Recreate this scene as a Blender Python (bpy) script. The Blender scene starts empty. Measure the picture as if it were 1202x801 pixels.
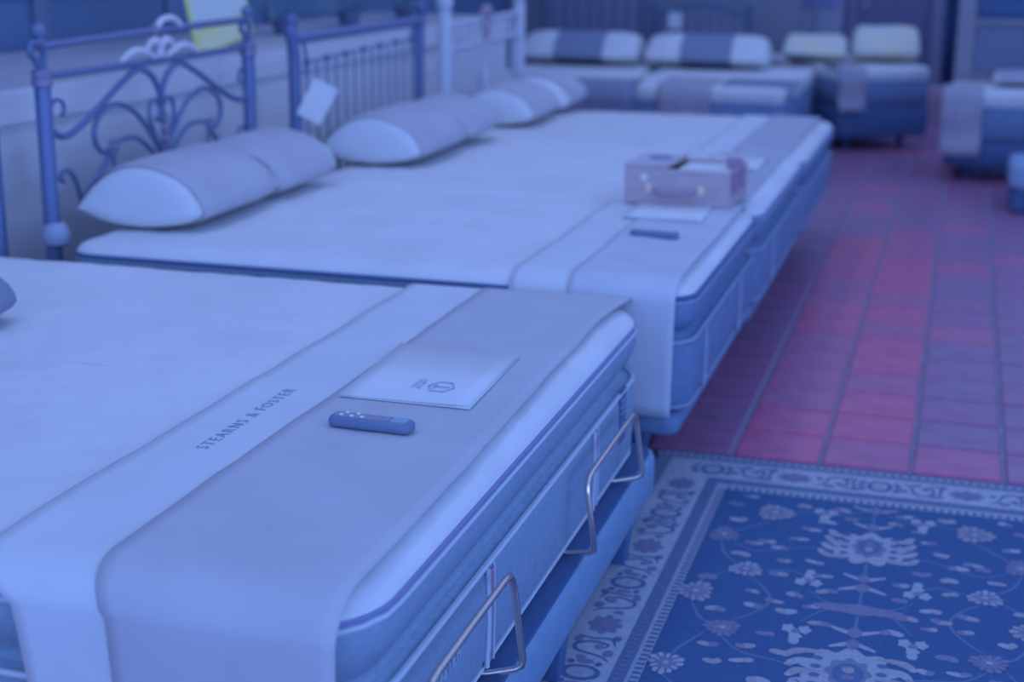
import bpy, math, random
from mathutils import Vector, Matrix, noise
random.seed(7)
C = bpy.context.scene.collection
PI = math.pi
# ------------------------------------------------------------------ camera, world, lamps, exposure
cd = bpy.data.cameras.new('camera')
cam = bpy.data.objects.new('camera', cd); C.objects.link(cam)
cd.sensor_width = 36.0; cd.lens = 1748.877 / 1202 * 36
yaw, pitch, roll = -0.288168, 0.262055, 0.0085131
fw = Vector((math.sin(yaw)*math.cos(pitch), math.cos(yaw)*math.cos(pitch), -math.sin(pitch)))
ri = Vector((math.cos(yaw), -math.sin(yaw), 0)); up = ri.cross(fw)
r2 = ri*math.cos(roll) + up*math.sin(roll); u2 = up*math.cos(roll) - ri*math.sin(roll)
M3 = Matrix((r2, u2, -fw)).transposed().to_4x4(); M3.translation = (0, 0, 1.5)
cam.matrix_world = M3
cd.dof.use_dof = True; cd.dof.focus_distance = 2.75; cd.dof.aperture_fstop = 2.2
cd.clip_start = 0.05; cd.clip_end = 100
sc = bpy.context.scene
sc.camera = cam
LC = (0.205, 0.380, 1.000)                      # overall blue cast, put into the ambient light
w = bpy.data.worlds.new('world'); sc.world = w; w.use_nodes = True
bg = w.node_tree.nodes['Background']
bg.inputs[0].default_value = (LC[0], LC[1], LC[2], 1); bg.inputs[1].default_value = 0.77
def area(name, loc, rot, sx, sy, power, col):
    l = bpy.data.lights.new(name, 'AREA'); l.shape = 'RECTANGLE'; l.size = sx; l.size_y = sy
    l.energy = power; l.color = col
    o = bpy.data.objects.new(name, l); C.objects.link(o); o.location = loc; o.rotation_euler = rot
    return o
area('ceiling_lamp_row', (-1.75, 6.2, 3.2), (0, 0, 0), 0.35, 11.0, 36, (0.48, 0.50, 0.80))
area('aisle_fill', (1.3, 7.5, 3.0), (0, math.radians(20), 0), 0.5, 12.0, 34, (0.30, 0.43, 0.95))  # added overhead fill for the partition wall and bed foot ends
area('side_fill', (4.6, 0.2, 2.2), (math.radians(76), 0, math.radians(52)), 4.5, 2.8, 135, (0.22, 0.40, 1.00))  # added fill, unseen; brightens the bed foot faces and hanging cloth
area('front_fill', (-0.2, -3.4, 2.4), (math.radians(72), 0, math.radians(6)), 4.5, 2.4, 120, (0.22, 0.40, 1.00))  # added fill behind the camera for the sides that face it
vs = sc.view_settings
vs.view_transform = 'Standard'; vs.look = 'None'; vs.exposure = -0.06; vs.gamma = 1.0; vs.use_curve_mapping = False

# ------------------------------------------------------------------ materials
def s2l(c):
    c = c/255.0
    return c/12.92 if c <= .04045 else ((c+.055)/1.055)**2.4
WH = [s2l(v)/0.80 for v in (127, 156, 228)]
def col(rgb):                                   # base colour from a target look; dark tones take up the blue cast
    return tuple(min(.92, max(.004, s2l(v)/k)) for v, k in zip(rgb, WH))
MATS = {}
def mat(name, rgb, rough=.75, metal=0, spec=.35, var=0.0, vscale=6.0, bump=0.0, bscale=200.0, stretch=(1, 1, 1), rgb2=None):
    if name in MATS: return MATS[name]
    m = bpy.data.materials.new(name); m.use_nodes = True
    nt = m.node_tree; b = nt.nodes['Principled BSDF']
    b.inputs['Roughness'].default_value = rough; b.inputs['Metallic'].default_value = metal
    b.inputs['Specular IOR Level'].default_value = spec
    c = col(rgb)
    b.inputs['Base Color'].default_value = (*c, 1)
    tc = nt.nodes.new('ShaderNodeTexCoord'); mp = nt.nodes.new('ShaderNodeMapping')
    mp.inputs['Scale'].default_value = stretch
    nt.links.new(tc.outputs['Object'], mp.inputs['Vector'])
    if var or rgb2:
        n = nt.nodes.new('ShaderNodeTexNoise'); n.inputs['Scale'].default_value = vscale; n.inputs['Detail'].default_value = 4
        nt.links.new(mp.outputs[0], n.inputs['Vector'])
        mx = nt.nodes.new('ShaderNodeMix'); mx.data_type = 'RGBA'
        d = col(rgb2) if rgb2 else tuple(v*(1-var) for v in c)
        mx.inputs[6].default_value = (*[min(.95, v*(1+var*.5)) for v in c], 1); mx.inputs[7].default_value = (*d, 1)
        mr = nt.nodes.new('ShaderNodeMapRange'); mr.inputs[1].default_value = .35; mr.inputs[2].default_value = .65
        nt.links.new(n.outputs[0], mr.inputs[0]); nt.links.new(mr.outputs[0], mx.inputs[0])
        nt.links.new(mx.outputs[2], b.inputs['Base Color'])
    if bump:
        n2 = nt.nodes.new('ShaderNodeTexNoise'); n2.inputs['Scale'].default_value = bscale; n2.inputs['Detail'].default_value = 3
        nt.links.new(mp.outputs[0], n2.inputs['Vector'])
        bp = nt.nodes.new('ShaderNodeBump'); bp.inputs['Strength'].default_value = bump; bp.inputs['Distance'].default_value = .004
        nt.links.new(n2.outputs[0], bp.inputs['Height']); nt.links.new(bp.outputs[0], b.inputs['Normal'])
    MATS[name] = m
    return m
knit = mat('white_knit', (129, 158, 230), .85, spec=.2, var=.05, vscale=4, bump=.25, bscale=350)
knit_far = mat('soft_white_knit', (126, 154, 222), .85, spec=.2, var=.05, vscale=4)
sheet = mat('white_cotton', (124, 154, 226), .85, spec=.2, var=.04, vscale=5)
grey_cloth = mat('grey_cotton', (113, 138, 206), .85, spec=.2, var=.05, vscale=5, bump=.2, bscale=500)
sleeve_m = mat('pillow_sleeve_grey', (108, 132, 200), .8, spec=.25, var=.07, vscale=4)
dark_sleeve = mat('pillow_sleeve_slate', (76, 100, 168), .8, spec=.25)
border_m = mat('mattress_border_fabric', (84, 118, 192), .8, spec=.25, var=.10, vscale=60, bump=.3, bscale=420, stretch=(1, 1, 3))
border2_m = mat('slate_border_fabric', (66, 98, 176), .8, spec=.25, var=.10, vscale=40)
cord_m = mat('pale_cord', (114, 146, 220), .6)
cord2_m = mat('dim_cord', (88, 120, 196), .6)
tape_m = mat('violet_tape', (78, 98, 190), .6)
navy_tape = mat('navy_edge_tape', (46, 74, 150), .7)
base_m = mat('base_upholstery', (74, 112, 190), .85, spec=.25, var=.06, vscale=30, bump=.2, bscale=500)
leg_m = mat('dark_wood_leg', (44, 74, 152), .5)
chrome = mat('brushed_steel_bar', (150, 150, 205), .25, metal=1.0)
bronze = mat('bronze_tube', (64, 86, 164), .35, metal=.3)
iron = mat('dark_iron_tube', (58, 84, 164), .4, metal=.25, spec=.5)
white_iron = mat('white_casting', (124, 150, 222), .5)
gold_iron = mat('aged_brass_rosette', (82, 96, 170), .45, metal=.3)
white_paint = mat('white_painted_metal', (112, 142, 216), .5)
wall_m = mat('partition_paint', (130, 159, 230), .9, spec=.2, var=.03, vscale=2)
white_trim = mat('white_trim_paint', (131, 160, 234), .7)
ledge_m = mat('ledge_top_paint', (106, 128, 192), .8)
dark_wall = mat('dark_back_panel', (58, 91, 170), .8, var=.06, vscale=2)
back_m = mat('back_wall_paint', (80, 100, 162), .9, var=.05, vscale=2)
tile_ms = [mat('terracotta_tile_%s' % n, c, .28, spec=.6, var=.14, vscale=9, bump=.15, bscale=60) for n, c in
           (('deep', (118, 78, 147)), ('bright', (129, 75, 143)), ('dusky', (101, 80, 150)), ('muted', (96, 82, 151)))]  # dusky and muted carry the floor sheen and bedside shade
grout = mat('grey_grout', (92, 108, 176), .85, var=.08, vscale=12)
paper = mat('white_card', (129, 158, 228), .55)
ink = mat('blue_grey_ink', (88, 116, 196), .7)
remote_m = mat('dark_remote_plastic', (60, 86, 158), .35, spec=.5)
remote_top = mat('remote_grey_face', (84, 104, 172), .4, spec=.5)
button_m = mat('pale_button', (132, 158, 224), .5)
wood = mat('pale_walnut', (112, 124, 184), .55, var=.12, vscale=10, stretch=(1, 1, 8))
wood_d = mat('walnut_dark', (96, 98, 168), .5)
brass = mat('brass_latch', (140, 150, 190), .4)
rug_bord = mat('rug_border_cream', (104, 128, 196), .95, spec=.1, var=.12, vscale=70)
rug_field = mat('rug_navy', (41, 73, 148), .95, spec=.1, var=.08, vscale=80, bump=.4, bscale=700)
rug_pale = mat('rug_cream', (97, 120, 186), .95, spec=.1, var=.10, vscale=90)
rug_cream2 = mat('rug_beige', (94, 112, 172), .95, spec=.1, var=.15, vscale=90)
rug_rose = mat('rug_rose', (78, 92, 162), .95, spec=.1, var=.15, vscale=90)
rug_mid = mat('rug_blue', (72, 94, 162), .95, spec=.1, var=.1, vscale=90)
rug_dark = mat('rug_indigo', (54, 82, 156), .95, spec=.1, var=.1, vscale=90)
rug_vine = mat('rug_vine', (58, 88, 158), .95, spec=.1)
yellow = mat('yellow_card_edge', (180, 190, 150), .7)
yelwhite = mat('pale_blue_card', (124, 158, 220), .7)
orange = mat('faded_orange_print', (150, 165, 195), .7)
leaf_m = mat('dark_leaf', (52, 92, 150), .7)
leaf2_m = mat('teal_leaf', (66, 108, 162), .7)
flower_m = mat('dusty_flower', (92, 104, 168), .7)
pot_m = mat('slate_pot', (58, 82, 150), .6)
cream_pillow = mat('cream_pillow', (138, 156, 196), .85, rgb2=(122, 152, 216), vscale=3)
brown_door = mat('brown_door_panel', (68, 82, 152), .6, var=.06)
pale_cab = mat('pale_cabinet', (88, 108, 178), .7)
tan_wood = mat('tan_headboard_wood', (84, 100, 158), .6, var=.08, stretch=(1, 1, 8))
slate_panel = mat('slate_fabric_panel', (68, 90, 156), .8)
navy_gloss = mat('navy_curtain', (42, 72, 146), .8)
lav_cloth = mat('lavender_throw', (104, 124, 188), .85, rgb2=(92, 110, 178), vscale=7)
box_m = mat('pinkish_carton', (100, 100, 166), .8)

# ------------------------------------------------------------------ mesh builders
class MB:
    def __init__(s): s.v = []; s.f = []; s.m = []
    def add(s, vs, fs, mi=0):
        o = len(s.v); s.v += [tuple(v) for v in vs]; s.f += [tuple(i+o for i in f) for f in fs]; s.m += [mi]*len(fs)
    def box(s, x0, x1, y0, y1, z0, z1, mi=0, M=None):
        p = [Vector((x, y, z)) for z in (z0, z1) for y in (y0, y1) for x in (x0, x1)]
        if M: p = [M @ q for q in p]
        s.add(p, [(0, 2, 3, 1), (4, 5, 7, 6), (0, 1, 5, 4), (2, 6, 7, 3), (0, 4, 6, 2), (1, 3, 7, 5)], mi)
    def bbox(s, x0, x1, y0, y1, z0, z1, b=.004, mi=0, M=None):      # bevelled box: stacked rounded loops
        s.loft([rr(x0+d, x1-d, y0+d, y1-d, max(b*1.5-d*.5, .0005), z, 3) for d, z in ((b, z0), (0, z0+b), (0, z1-b), (b*.3, z1-b*.3), (b, z1))], True, True, mi, M)
    def loft(s, loops, cap0=False, cap1=False, mi=0, M=None, closed=True):
        n = len(loops[0]); vs = [M @ Vector(q) if M else q for l in loops for q in l]; fs = []
        for k in range(len(loops)-1):
            for i in range(n if closed else n-1):
                j = (i+1) % n
                fs.append((k*n+i, k*n+j, (k+1)*n+j, (k+1)*n+i))
        if cap0: fs.append(tuple(range(n-1, -1, -1)))
        if cap1: fs.append(tuple((len(loops)-1)*n+i for i in range(n)))
        s.add(vs, fs, mi)
    def tube(s, pts, r, n=8, closed=False, mi=0, caps=True):
        P = [Vector(p) for p in pts]; N = len(P)
        R = r if isinstance(r, (list, tuple)) else [r]*N
        prev = None; loops = []
        for i in range(N):
            a = P[(i-1) % N] if (closed or i) else P[0]; b = P[(i+1) % N] if (closed or i < N-1) else P[-1]
            t = (b-a).normalized()
            if prev is None:
                ref = Vector((0, 0, 1)) if abs(t.z) < .9 else Vector((1, 0, 0)); nrm = t.cross(ref).normalized()
            else:
                nrm = (prev - t*prev.dot(t)).normalized()
            prev = nrm; bi = t.cross(nrm)
            loops.append([P[i] + (nrm*math.cos(q) + bi*math.sin(q))*R[i] for q in [2*PI*k/n for k in range(n)]])
        if closed: loops.append(loops[0])
        s.loft(loops, caps and not closed, caps and not closed, mi)
    def lathe(s, c, prof, n=16, mi=0, axis='Z'):
        c = Vector(c); loops = []
        for r, z in prof:
            L = []
            for k in range(n):
                a = 2*PI*k/n; q = (r*math.cos(a), r*math.sin(a), z)
                if axis == 'Y': q = (q[0], -q[2], q[1])
                if axis == 'X': q = (q[2], q[0], q[1])
                L.append(c+Vector(q))
            loops.append(L)
        s.loft(loops, True, True, mi)
    def ball(s, c, r, n=12, mi=0, sq=1.0):
        s.lathe(c, [(max(.0005, r*math.sin(PI*k/8)), -r*sq*math.cos(PI*k/8)) for k in range(9)], n, mi)
    def build(s, name, mats, root=None, smooth=True, loc=None, ang=40):
        me = bpy.data.meshes.new(name)
        L = Vector(loc) if loc else (WLOC.get(root.name, Vector()) if root else Vector())
        me.from_pydata([tuple(Vector(v)-L) for v in s.v], [], s.f)
        for m in (mats if isinstance(mats, (list, tuple)) else [mats]): me.materials.append(m)
        me.polygons.foreach_set('material_index', s.m)
        me.update()
        if smooth:
            me.polygons.foreach_set('use_smooth', [True]*len(me.polygons))
            me.set_sharp_from_angle(angle=math.radians(ang))
        o = bpy.data.objects.new(name, me); C.objects.link(o)
        if root: o.parent = root; WLOC[o.name] = L
        elif loc: o.location = loc
        return o
WLOC = {}
def rr(x0, x1, y0, y1, r, z, n=6):                          # rounded rectangle loop
    r = min(r, (x1-x0)/2-1e-4, (y1-y0)/2-1e-4); out = []
    for cx, cy, a0 in ((x1-r, y1-r, 0), (x0+r, y1-r, PI/2), (x0+r, y0+r, PI), (x1-r, y0+r, 3*PI/2)):
        for k in range(n+1):
            a = a0+PI/2*k/n; out.append((cx+r*math.cos(a), cy+r*math.sin(a), z))
    return out
def dense(loop, step):                                      # resample a closed loop
    P = [Vector(p) for p in loop]; N = len(P); L = [0]
    for i in range(N): L.append(L[-1]+(P[(i+1) % N]-P[i]).length)
    n = max(24, int(L[-1]/step)); out = []; j = 0
    for k in range(n):
        t = L[-1]*k/n
        while L[j+1] < t: j += 1
        out.append(P[j].lerp(P[(j+1) % N], (t-L[j])/max(1e-9, L[j+1]-L[j])))
    return out
def spline(pts, n=8):
    P = [Vector(p) for p in pts]; out = []
    for i in range(len(P)-1):
        a, b, c, d = P[max(0, i-1)], P[i], P[i+1], P[min(len(P)-1, i+2)]
        for k in range(n):
            t = k/n
            out.append(.5*((2*b)+(c-a)*t+(2*a-5*b+4*c-d)*t*t+(3*b-a-3*c+d)*t**3))
    out.append(P[-1]); return out
def thing(name, label, cat, loc=(0, 0, 0), group=None, rz=0):
    o = bpy.data.objects.new(name, None); C.objects.link(o); o.location = loc; o.empty_display_size = .1
    o.rotation_euler = (0, 0, rz)
    o['label'] = label; o['category'] = cat
    if group: o['group'] = group
    WLOC[o.name] = Vector(loc) if rz == 0 else Vector()
    return o
def tag(o, label, cat, group=None):
    o['label'] = label; o['category'] = cat
    if group: o['group'] = group
    return o
def struct(o, label=None):
    o['kind'] = 'structure'
    if label: o['label'] = label
    return o
def dup(root, loc, label, group=None, rz=0, scale=None):
    r = root.copy(); C.objects.link(r); r.location = loc; r['label'] = label; r.rotation_euler = (0, 0, rz)
    if scale: r.scale = scale
    if group: r['group'] = group
    for ch in list(root.children):
        c = ch.copy(); C.objects.link(c); c.parent = r
        for g in list(ch.children):
            d = g.copy(); C.objects.link(d); d.parent = c
    return r
def text_mesh(body, size, spacing=1.0, extrude=.0006):
    cu = bpy.data.curves.new('lettering', 'FONT'); cu.body = body; cu.size = size; cu.extrude = extrude; cu.offset = -.0007
    cu.align_x = 'CENTER'; cu.align_y = 'CENTER'; cu.space_character = spacing; cu.resolution_u = 2
    t = bpy.data.objects.new('lettering_source', cu); C.objects.link(t)
    dg = bpy.context.evaluated_depsgraph_get(); dg.update()
    me = bpy.data.meshes.new_from_object(t.evaluated_get(dg))
    bpy.data.objects.remove(t); me.materials.clear()
    return me
def lettering(body, size, spacing, m, root, pos, xdir, ydir):
    me = text_mesh(body, size, spacing); me.materials.append(m)
    X, Y = Vector(xdir).normalized(), Vector(ydir).normalized(); Z = X.cross(Y)
    Mx = Matrix((X, Y, Z)).transposed().to_4x4(); Mx.translation = Vector(pos)-WLOC.get(root.name, Vector())
    me.transform(Mx)
    o = bpy.data.objects.new('lettering', me); o['kind'] = 'stuff'; C.objects.link(o); o.parent = root
    return o

# ------------------------------------------------------------------ the setting
b = MB(); b.box(-6, 6, -.5, 19, -.1, -.012)
floor = struct(b.build('floor', grout, smooth=False), 'red terracotta tile floor with grey grout lines')
T = 0.26408; X0 = -0.57646; Y0 = 5.88766
def tile_mesh(mi):
    t = MB(); h = T/2-.008
    t.loft([rr(-h+d, h-d, -h+d, h-d, .006, z, 1) for d, z in ((0, -.014), (0, -.003), (.004, 0))], False, True)
    me = bpy.data.meshes.new('tile'); me.from_pydata(t.v, [], t.f); me.materials.append(tile_ms[mi]); me.update()
    return me
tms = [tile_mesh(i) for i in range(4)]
rt = random.Random(3)
for k in range(-3, 5):
    for j in range(-29, 8):
        if len(floor.children) >= 298: break
        x, y = X0+T*(k+.5), Y0-T*(j+.5)
        if y > 13.4 or y < 3.9 or x < -.95-max(0, (y-5.2))*0.06 or x > .14+.075*y: continue
        o = bpy.data.objects.new('tile', tms[rt.choice((2, 3) if x < -.58 else (0, 1, 0, 1, 1) if (x < .0 and y < 8) else (2, 3, 3, 2, 0))]); C.objects.link(o); o.parent = floor  # tone picked by place: aisle sheen and bedside shade put into tile colour
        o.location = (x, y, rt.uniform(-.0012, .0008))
# tiles further off, joined
b = MB()
for k in range(-19, 24):
    for j in range(-49, 24):
        x, y = X0+T*(k+.5), Y0-T*(j+.5)
        if not (y > 13.4 or y < 3.9 or x < -.95-max(0, (y-5.2))*0.06 or x > .14+.075*y): continue
        h = T/2-.008
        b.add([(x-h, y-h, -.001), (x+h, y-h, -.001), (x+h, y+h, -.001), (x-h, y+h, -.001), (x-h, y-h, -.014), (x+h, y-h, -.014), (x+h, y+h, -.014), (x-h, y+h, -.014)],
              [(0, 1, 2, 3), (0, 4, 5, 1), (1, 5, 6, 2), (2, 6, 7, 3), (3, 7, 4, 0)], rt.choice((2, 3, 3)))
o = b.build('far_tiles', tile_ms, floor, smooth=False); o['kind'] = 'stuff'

b = MB(); b.box(-3.85, -2.9, .2, 9.6, -.012, 1.012)
wl = struct(b.build('wall_left', wall_m, smooth=False), 'low grey blue partition wall behind the headboards')
b = MB(); b.box(-2.9, -2.882, .2, 9.6, .925, 1.03); b.box(-3.85, -2.9, .2, 9.6, 1.012, 1.03, 1)
struct(b.build('trim_1', [white_trim, ledge_m], smooth=False), 'white band and grey shelf on top of the partition')
b = MB(); b.box(-2.9, -2.888, .2, 9.6, -.012, .09)
struct(b.build('baseboard_left', white_trim, smooth=False))
b = MB(); b.box(-4.05, -3.9, -.2, 13.0, -.012, 2.6)
wu = struct(b.build('wall_side', dark_wall, smooth=False), 'dark panelled wall beyond the partition')
for y in [1.2+1.15*k for k in range(10)]:
    b = MB(); b.bbox(-3.9, -3.87, y-.05, y+.05, 1.04, 2.6, .006); b.build('panel_strip', mat('strip_paint', (64, 92, 164), .7), wu)
b = MB(); b.bbox(-3.9, -3.865, -.2, 12.6, 1.26, 1.36, .006); b.build('panel_rail', mat('rail_paint', (80, 102, 168), .7), wu)
b = MB(); b.box(-4.05, -1.35, 13.0, 13.15, -.012, 2.6)
struct(b.build('wall_back', back_m, smooth=False), 'grey blue wall behind the far pair of beds')
b = MB(); b.box(-4.05, 6, 17.8, 17.95, -.012, 2.6)
struct(b.build('wall_rear', mat('rear_wall_paint', (64, 88, 156), .9, var=.05, vscale=2), smooth=False), 'dim wall at the far end of the shop')
b = MB(); b.box(-.98, -.28, 14.1, 14.16, -.01, 2.3)
dr = struct(b.build('door_1', brown_door, smooth=False), 'brown door panel beyond the far beds')
b = MB(); b.bbox(-.30, -.20, 14.05, 14.2, -.01, 2.35, .008); b.bbox(-1.04, -.96, 14.05, 14.2, -.01, 2.35, .008); b.build('door_frame', mat('door_frame_paint', (76, 92, 158), .7), dr)
b = MB(); b.lathe((-.88, 14.07, .98), [(.004, -.03), (.02, -.02), (.02, .0), (.008, .01), (.008, .03)], 10, axis='Y'); b.build('door_handle', chrome, dr)

# ------------------------------------------------------------------ mattresses
def quilt(x, y, amp):
    a = math.sin((x*1.0+y*.55)*2*PI/.20+1.2*noise.noise((x*3, y*3, 0))); c = math.sin((x*.5-y*1.0)*2*PI/.23+1.2*noise.noise((x*3, y*3, 5)))
    return amp*(abs(a)**.6*.5+abs(c)**.6*.5-.8) + amp*1.1*noise.noise((x*2.2, y*2.2, 3))
def mattress(label, x0, x1, y0, y1, zt, step=.03, bm=border_m, knm=knit, straps=(), zb=.215, cat='mattress', amp=.006, tm=None, tr=.0042, R=.09, cm=cord_m):
    L = (x1-(x1-x0)/2, (y0+y1)/2, zb)
    t = thing('mattress', label, cat, L)
    nn = 7; H = zt-zb
    zc1 = zt-.048; zc2 = zb+.21*H/.385; zg = zc2+.016
    # white pillow top: rings from the cord inwards
    base = [(0, zc1+.012), (.004, zt-.028), (.016, zt-.015), (.036, zt-.007), (.06, zt-.003)]
    half = min(x1-x0, y1-y0)/2; d = .06
    while d+step < half-.016: d += step; base.append((d, zt-.003*max(0, 1-(d-.06)/.06)))
    base.append((half-.0005, zt))
    ref = dense(rr(x0, x1, y0, y1, R, 0, nn), step); n = len(ref); b = MB(); loops = []
    for d, z in base:
        lp = []
        for p in ref:
            x = min(max(p.x, x0+d), x1-d); y = min(max(p.y, y0+d), y1-d)
            if d < R:                                    # follow the rounded corner
                cxx = min(max(p.x, x0+R), x1-R); cyy = min(max(p.y, y0+R), y1-R)
                v = Vector((p.x-cxx, p.y-cyy))
                if v.length > 1e-6: v = v.normalized()*(R-d)
                x, y = cxx+v.x, cyy+v.y
            k = min(1, max(0, (d-.004)/.05))
            lp.append((x, y, z+k*quilt(x, y, amp)))
        loops.append(lp)
    b.loft(loops, False, False); b.build('pillow_top', knm, t, ang=80)
    # padded upper border with the groove under it
    lo = [(.004, zc1+.012), (.0, zc1), (-.004, zc1-.016), (-.005, zc1-.036), (.001, zc1-.058), (.014, zc1-.080), (.028, zg+.012), (.034, zg), (.026, zg-.012)]
    b = MB(); b.loft([rr(x0+d, x1-d, y0+d, y1-d, R-d, z, nn) for d, z in lo]); b.build('upper_border', bm, t, ang=80)
    lo = [(.06, zc2+.012), (.03, zc2+.007), (.004, zc2-.002), (-.001, zc2-.03), (-.003, (zb+zc2)/2), (0, zb+.03), (.008, zb+.008), (.03, zb)]
    b = MB(); b.loft([rr(x0+d, x1-d, y0+d, y1-d, R-d, z, nn) for d, z in lo], False, False)
    b.loft([rr(x0+.03, x1-.03, y0+.03, y1-.03, R-.03, zb, nn)], True, False); b.build('lower_border', bm, t, ang=80)
    for nm, d, z, r, m in (('tape', -.001, zc1+.0075, tr, tm or tape_m), ('cord', -.003, zc1-.004, .0055, cm), ('cord', 0, zc2, .0062, cm), ('cord', .003, zb+.012, .0042, cm)):
        b = MB(); b.tube(dense(rr(x0+d, x1-d, y0+d, y1-d, R-d, z, nn), .05), r, 6, True, mi=0); b.build(nm, m, t)
    for y in straps:                                    # side straps on the foot end
        b = MB(); s0, s1 = zb+.014, zc2-.006
        def sx(z): return x1+.003-.002*abs((z-(s0+s1)/2)/(s1-s0))*2
        zs = [s0+(s1-s0)*k/8 for k in range(9)]
        b.loft([[(sx(z)+.0015, y-.017, z) for z in zs], [(sx(z)+.0025, y, z) for z in zs], [(sx(z)+.0015, y+.017, z) for z in zs]], closed=False)
        st = b.build('side_strap', bm, t, ang=80)
        b = MB(); b.tube([(sx(z)+.003, y-.017-(.004 if z < s0+.03 else 0), z) for z in zs], .0052, 6); b.tube([(sx(z)+.003, y+.017, z) for z in zs], .003, 6); b.build('strap_cord', cm, st)
        b = MB(); b.loft([[(x1+.006, y-.008, s1-.075), (x1+.006, y+.013, s1-.055)], [(x1+.006, y-.015, s1-.004), (x1+.006, y+.015, s1-.004)]], closed=False); b.build('strap_tag', mat('brown_tag', (98, 100, 172), .7), st)
    return t
FX = -.74
bed1 = mattress('big white pillow-top mattress nearest the camera, beside the rug', -2.78, FX, 1.745, 3.72, .60, .028, straps=(2.362, 3.17), R=.15, amp=.0065)
b = MB(); b.loft([rr(-.0, .004, -.052, .052, .0015, z, 1) for z in (0, .135)], True, True)
lab = MB()
lab.v = [(FX+.0005+v[0], 3.455+v[1]*.62, .30+v[2]) for v in b.v]; lab.f = b.f; lab.m = b.m
lo = lab.build('side_label', mat('navy_label', (48, 76, 152), .6), bed1, smooth=False); lo['label'] = 'small navy law label on the mattress side'
b = MB(); b.box(FX+.0045, FX+.0055, 3.447, 3.462, .335, .349)
for k in range(3): b.box(FX+.0045, FX+.0055, 3.435, 3.475, .372+k*.016, .376+k*.016)
b.build('label_print', mat('label_print_pale', (98, 126, 200), .6), lo, smooth=False)['kind'] = 'stuff'
lettering('STEARNS & FOSTER', .040, 1.12, mat('pale_embroidery', (112, 146, 222), .7), bed1, (FX+.0045, 2.0, .335), (0, 1, 0), (0, 0, 1))
bed2 = mattress('white pillow-top mattress second from the camera, in front of the scrolled headboard', -2.56, -.645, 3.858, 5.17, .612, .03, border2_m, straps=(4.12, 4.80), tm=navy_tape, tr=.009, zb=.252, cm=cord2_m)
bed3 = mattress('white mattress third from the camera, behind the wooden sample case', -2.42, -.635, 5.19, 6.60, .608, .035, border2_m, knm=knit, straps=(5.6,), zb=.252, cm=cord2_m)
bed4 = mattress('white mattress fourth from the camera, in front of the white headboard', -2.32, -.63, 6.64, 8.14, .60, .04, border2_m, knm=knit_far, zb=.252, cm=cord2_m)

def bed_base(label, x0, x1, y0, y1, z0=.088, z1=.206, m=base_m, name='bed_base', RB=.07, lz=0.0):
    t = thing(name, label, 'bed base', ((x0+x1)/2, (y0+y1)/2, 0))
    b = MB(); R = RB
    b.loft([rr(x0+d, x1-d, y0+d, y1-d, R-d, z, 6) for d, z in ((.03, z0), (.006, z0+.004), (0, z0+.014), (0, z1-.022), (.006, z1-.007), (.022, z1)) ], True, True)
    b.build('platform', m, t, ang=70)
    b = MB(); b.loft([rr(x0+d, x1-d, y0+d, y1-d, RB, z, 6) for d, z in ((.012, z1-.004), (.014, z1+.0012), (.02, z1+.002))], False, True); b.build('deck_top', mat('dark_deck', (40, 69, 141), .9), t)  # thin top panel in a darker tone than the platform
    for x in (x0+.14, x1-(.035 if z0 < .1 else .16)):
        for y in (y0+.35, (y0+y1)/2, y1-.35) if (y1-y0) > 1.7 else (y0+.25, y1-.25):
            b = MB(); b.loft([rr(x-h, x+h, y-h, y+h, .006, z, 2) for h, z in ((.025, lz if x > x0+.3 else 0), (.027, .022), (.034, z0+.01))], True, True); b.build('leg', leg_m, t)
    return t
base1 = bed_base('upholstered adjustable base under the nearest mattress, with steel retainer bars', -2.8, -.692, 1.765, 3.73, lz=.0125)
def bar(y0, y1, zt):
    b = MB(); x = -.69
    def half(y, e): return [(x-.12, y+e*.03, .2155), (x-.04, y+e*.012, .222), (x+.008, y+e*.003, .2335), (x+.018, y, .240), (x+.020, y-e*.002, .252), (x+.003, y, zt-.036), (x, y+e*.004, zt-.016), (x, y+e*.018, zt-.004), (x, y+e*.045, zt)]
    b.tube(half(y0, 1)+[(x, (y0+y1)/2, zt+.001)]+half(y1, -1)[::-1], .0068, 10); return b
bar(1.90, 2.345, .424).build('retainer_bar', chrome, base1)
bar(2.895, 3.39, .402).build('retainer_bar', chrome, base1)
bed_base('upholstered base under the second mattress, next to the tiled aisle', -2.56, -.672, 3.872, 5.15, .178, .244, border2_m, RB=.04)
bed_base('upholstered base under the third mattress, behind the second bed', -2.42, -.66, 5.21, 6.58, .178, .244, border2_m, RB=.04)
bed_base('upholstered base under the fourth mattress, in front of the white headboard', -2.32, -.66, 6.65, 8.12, .178, .244, border2_m, RB=.04)

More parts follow.
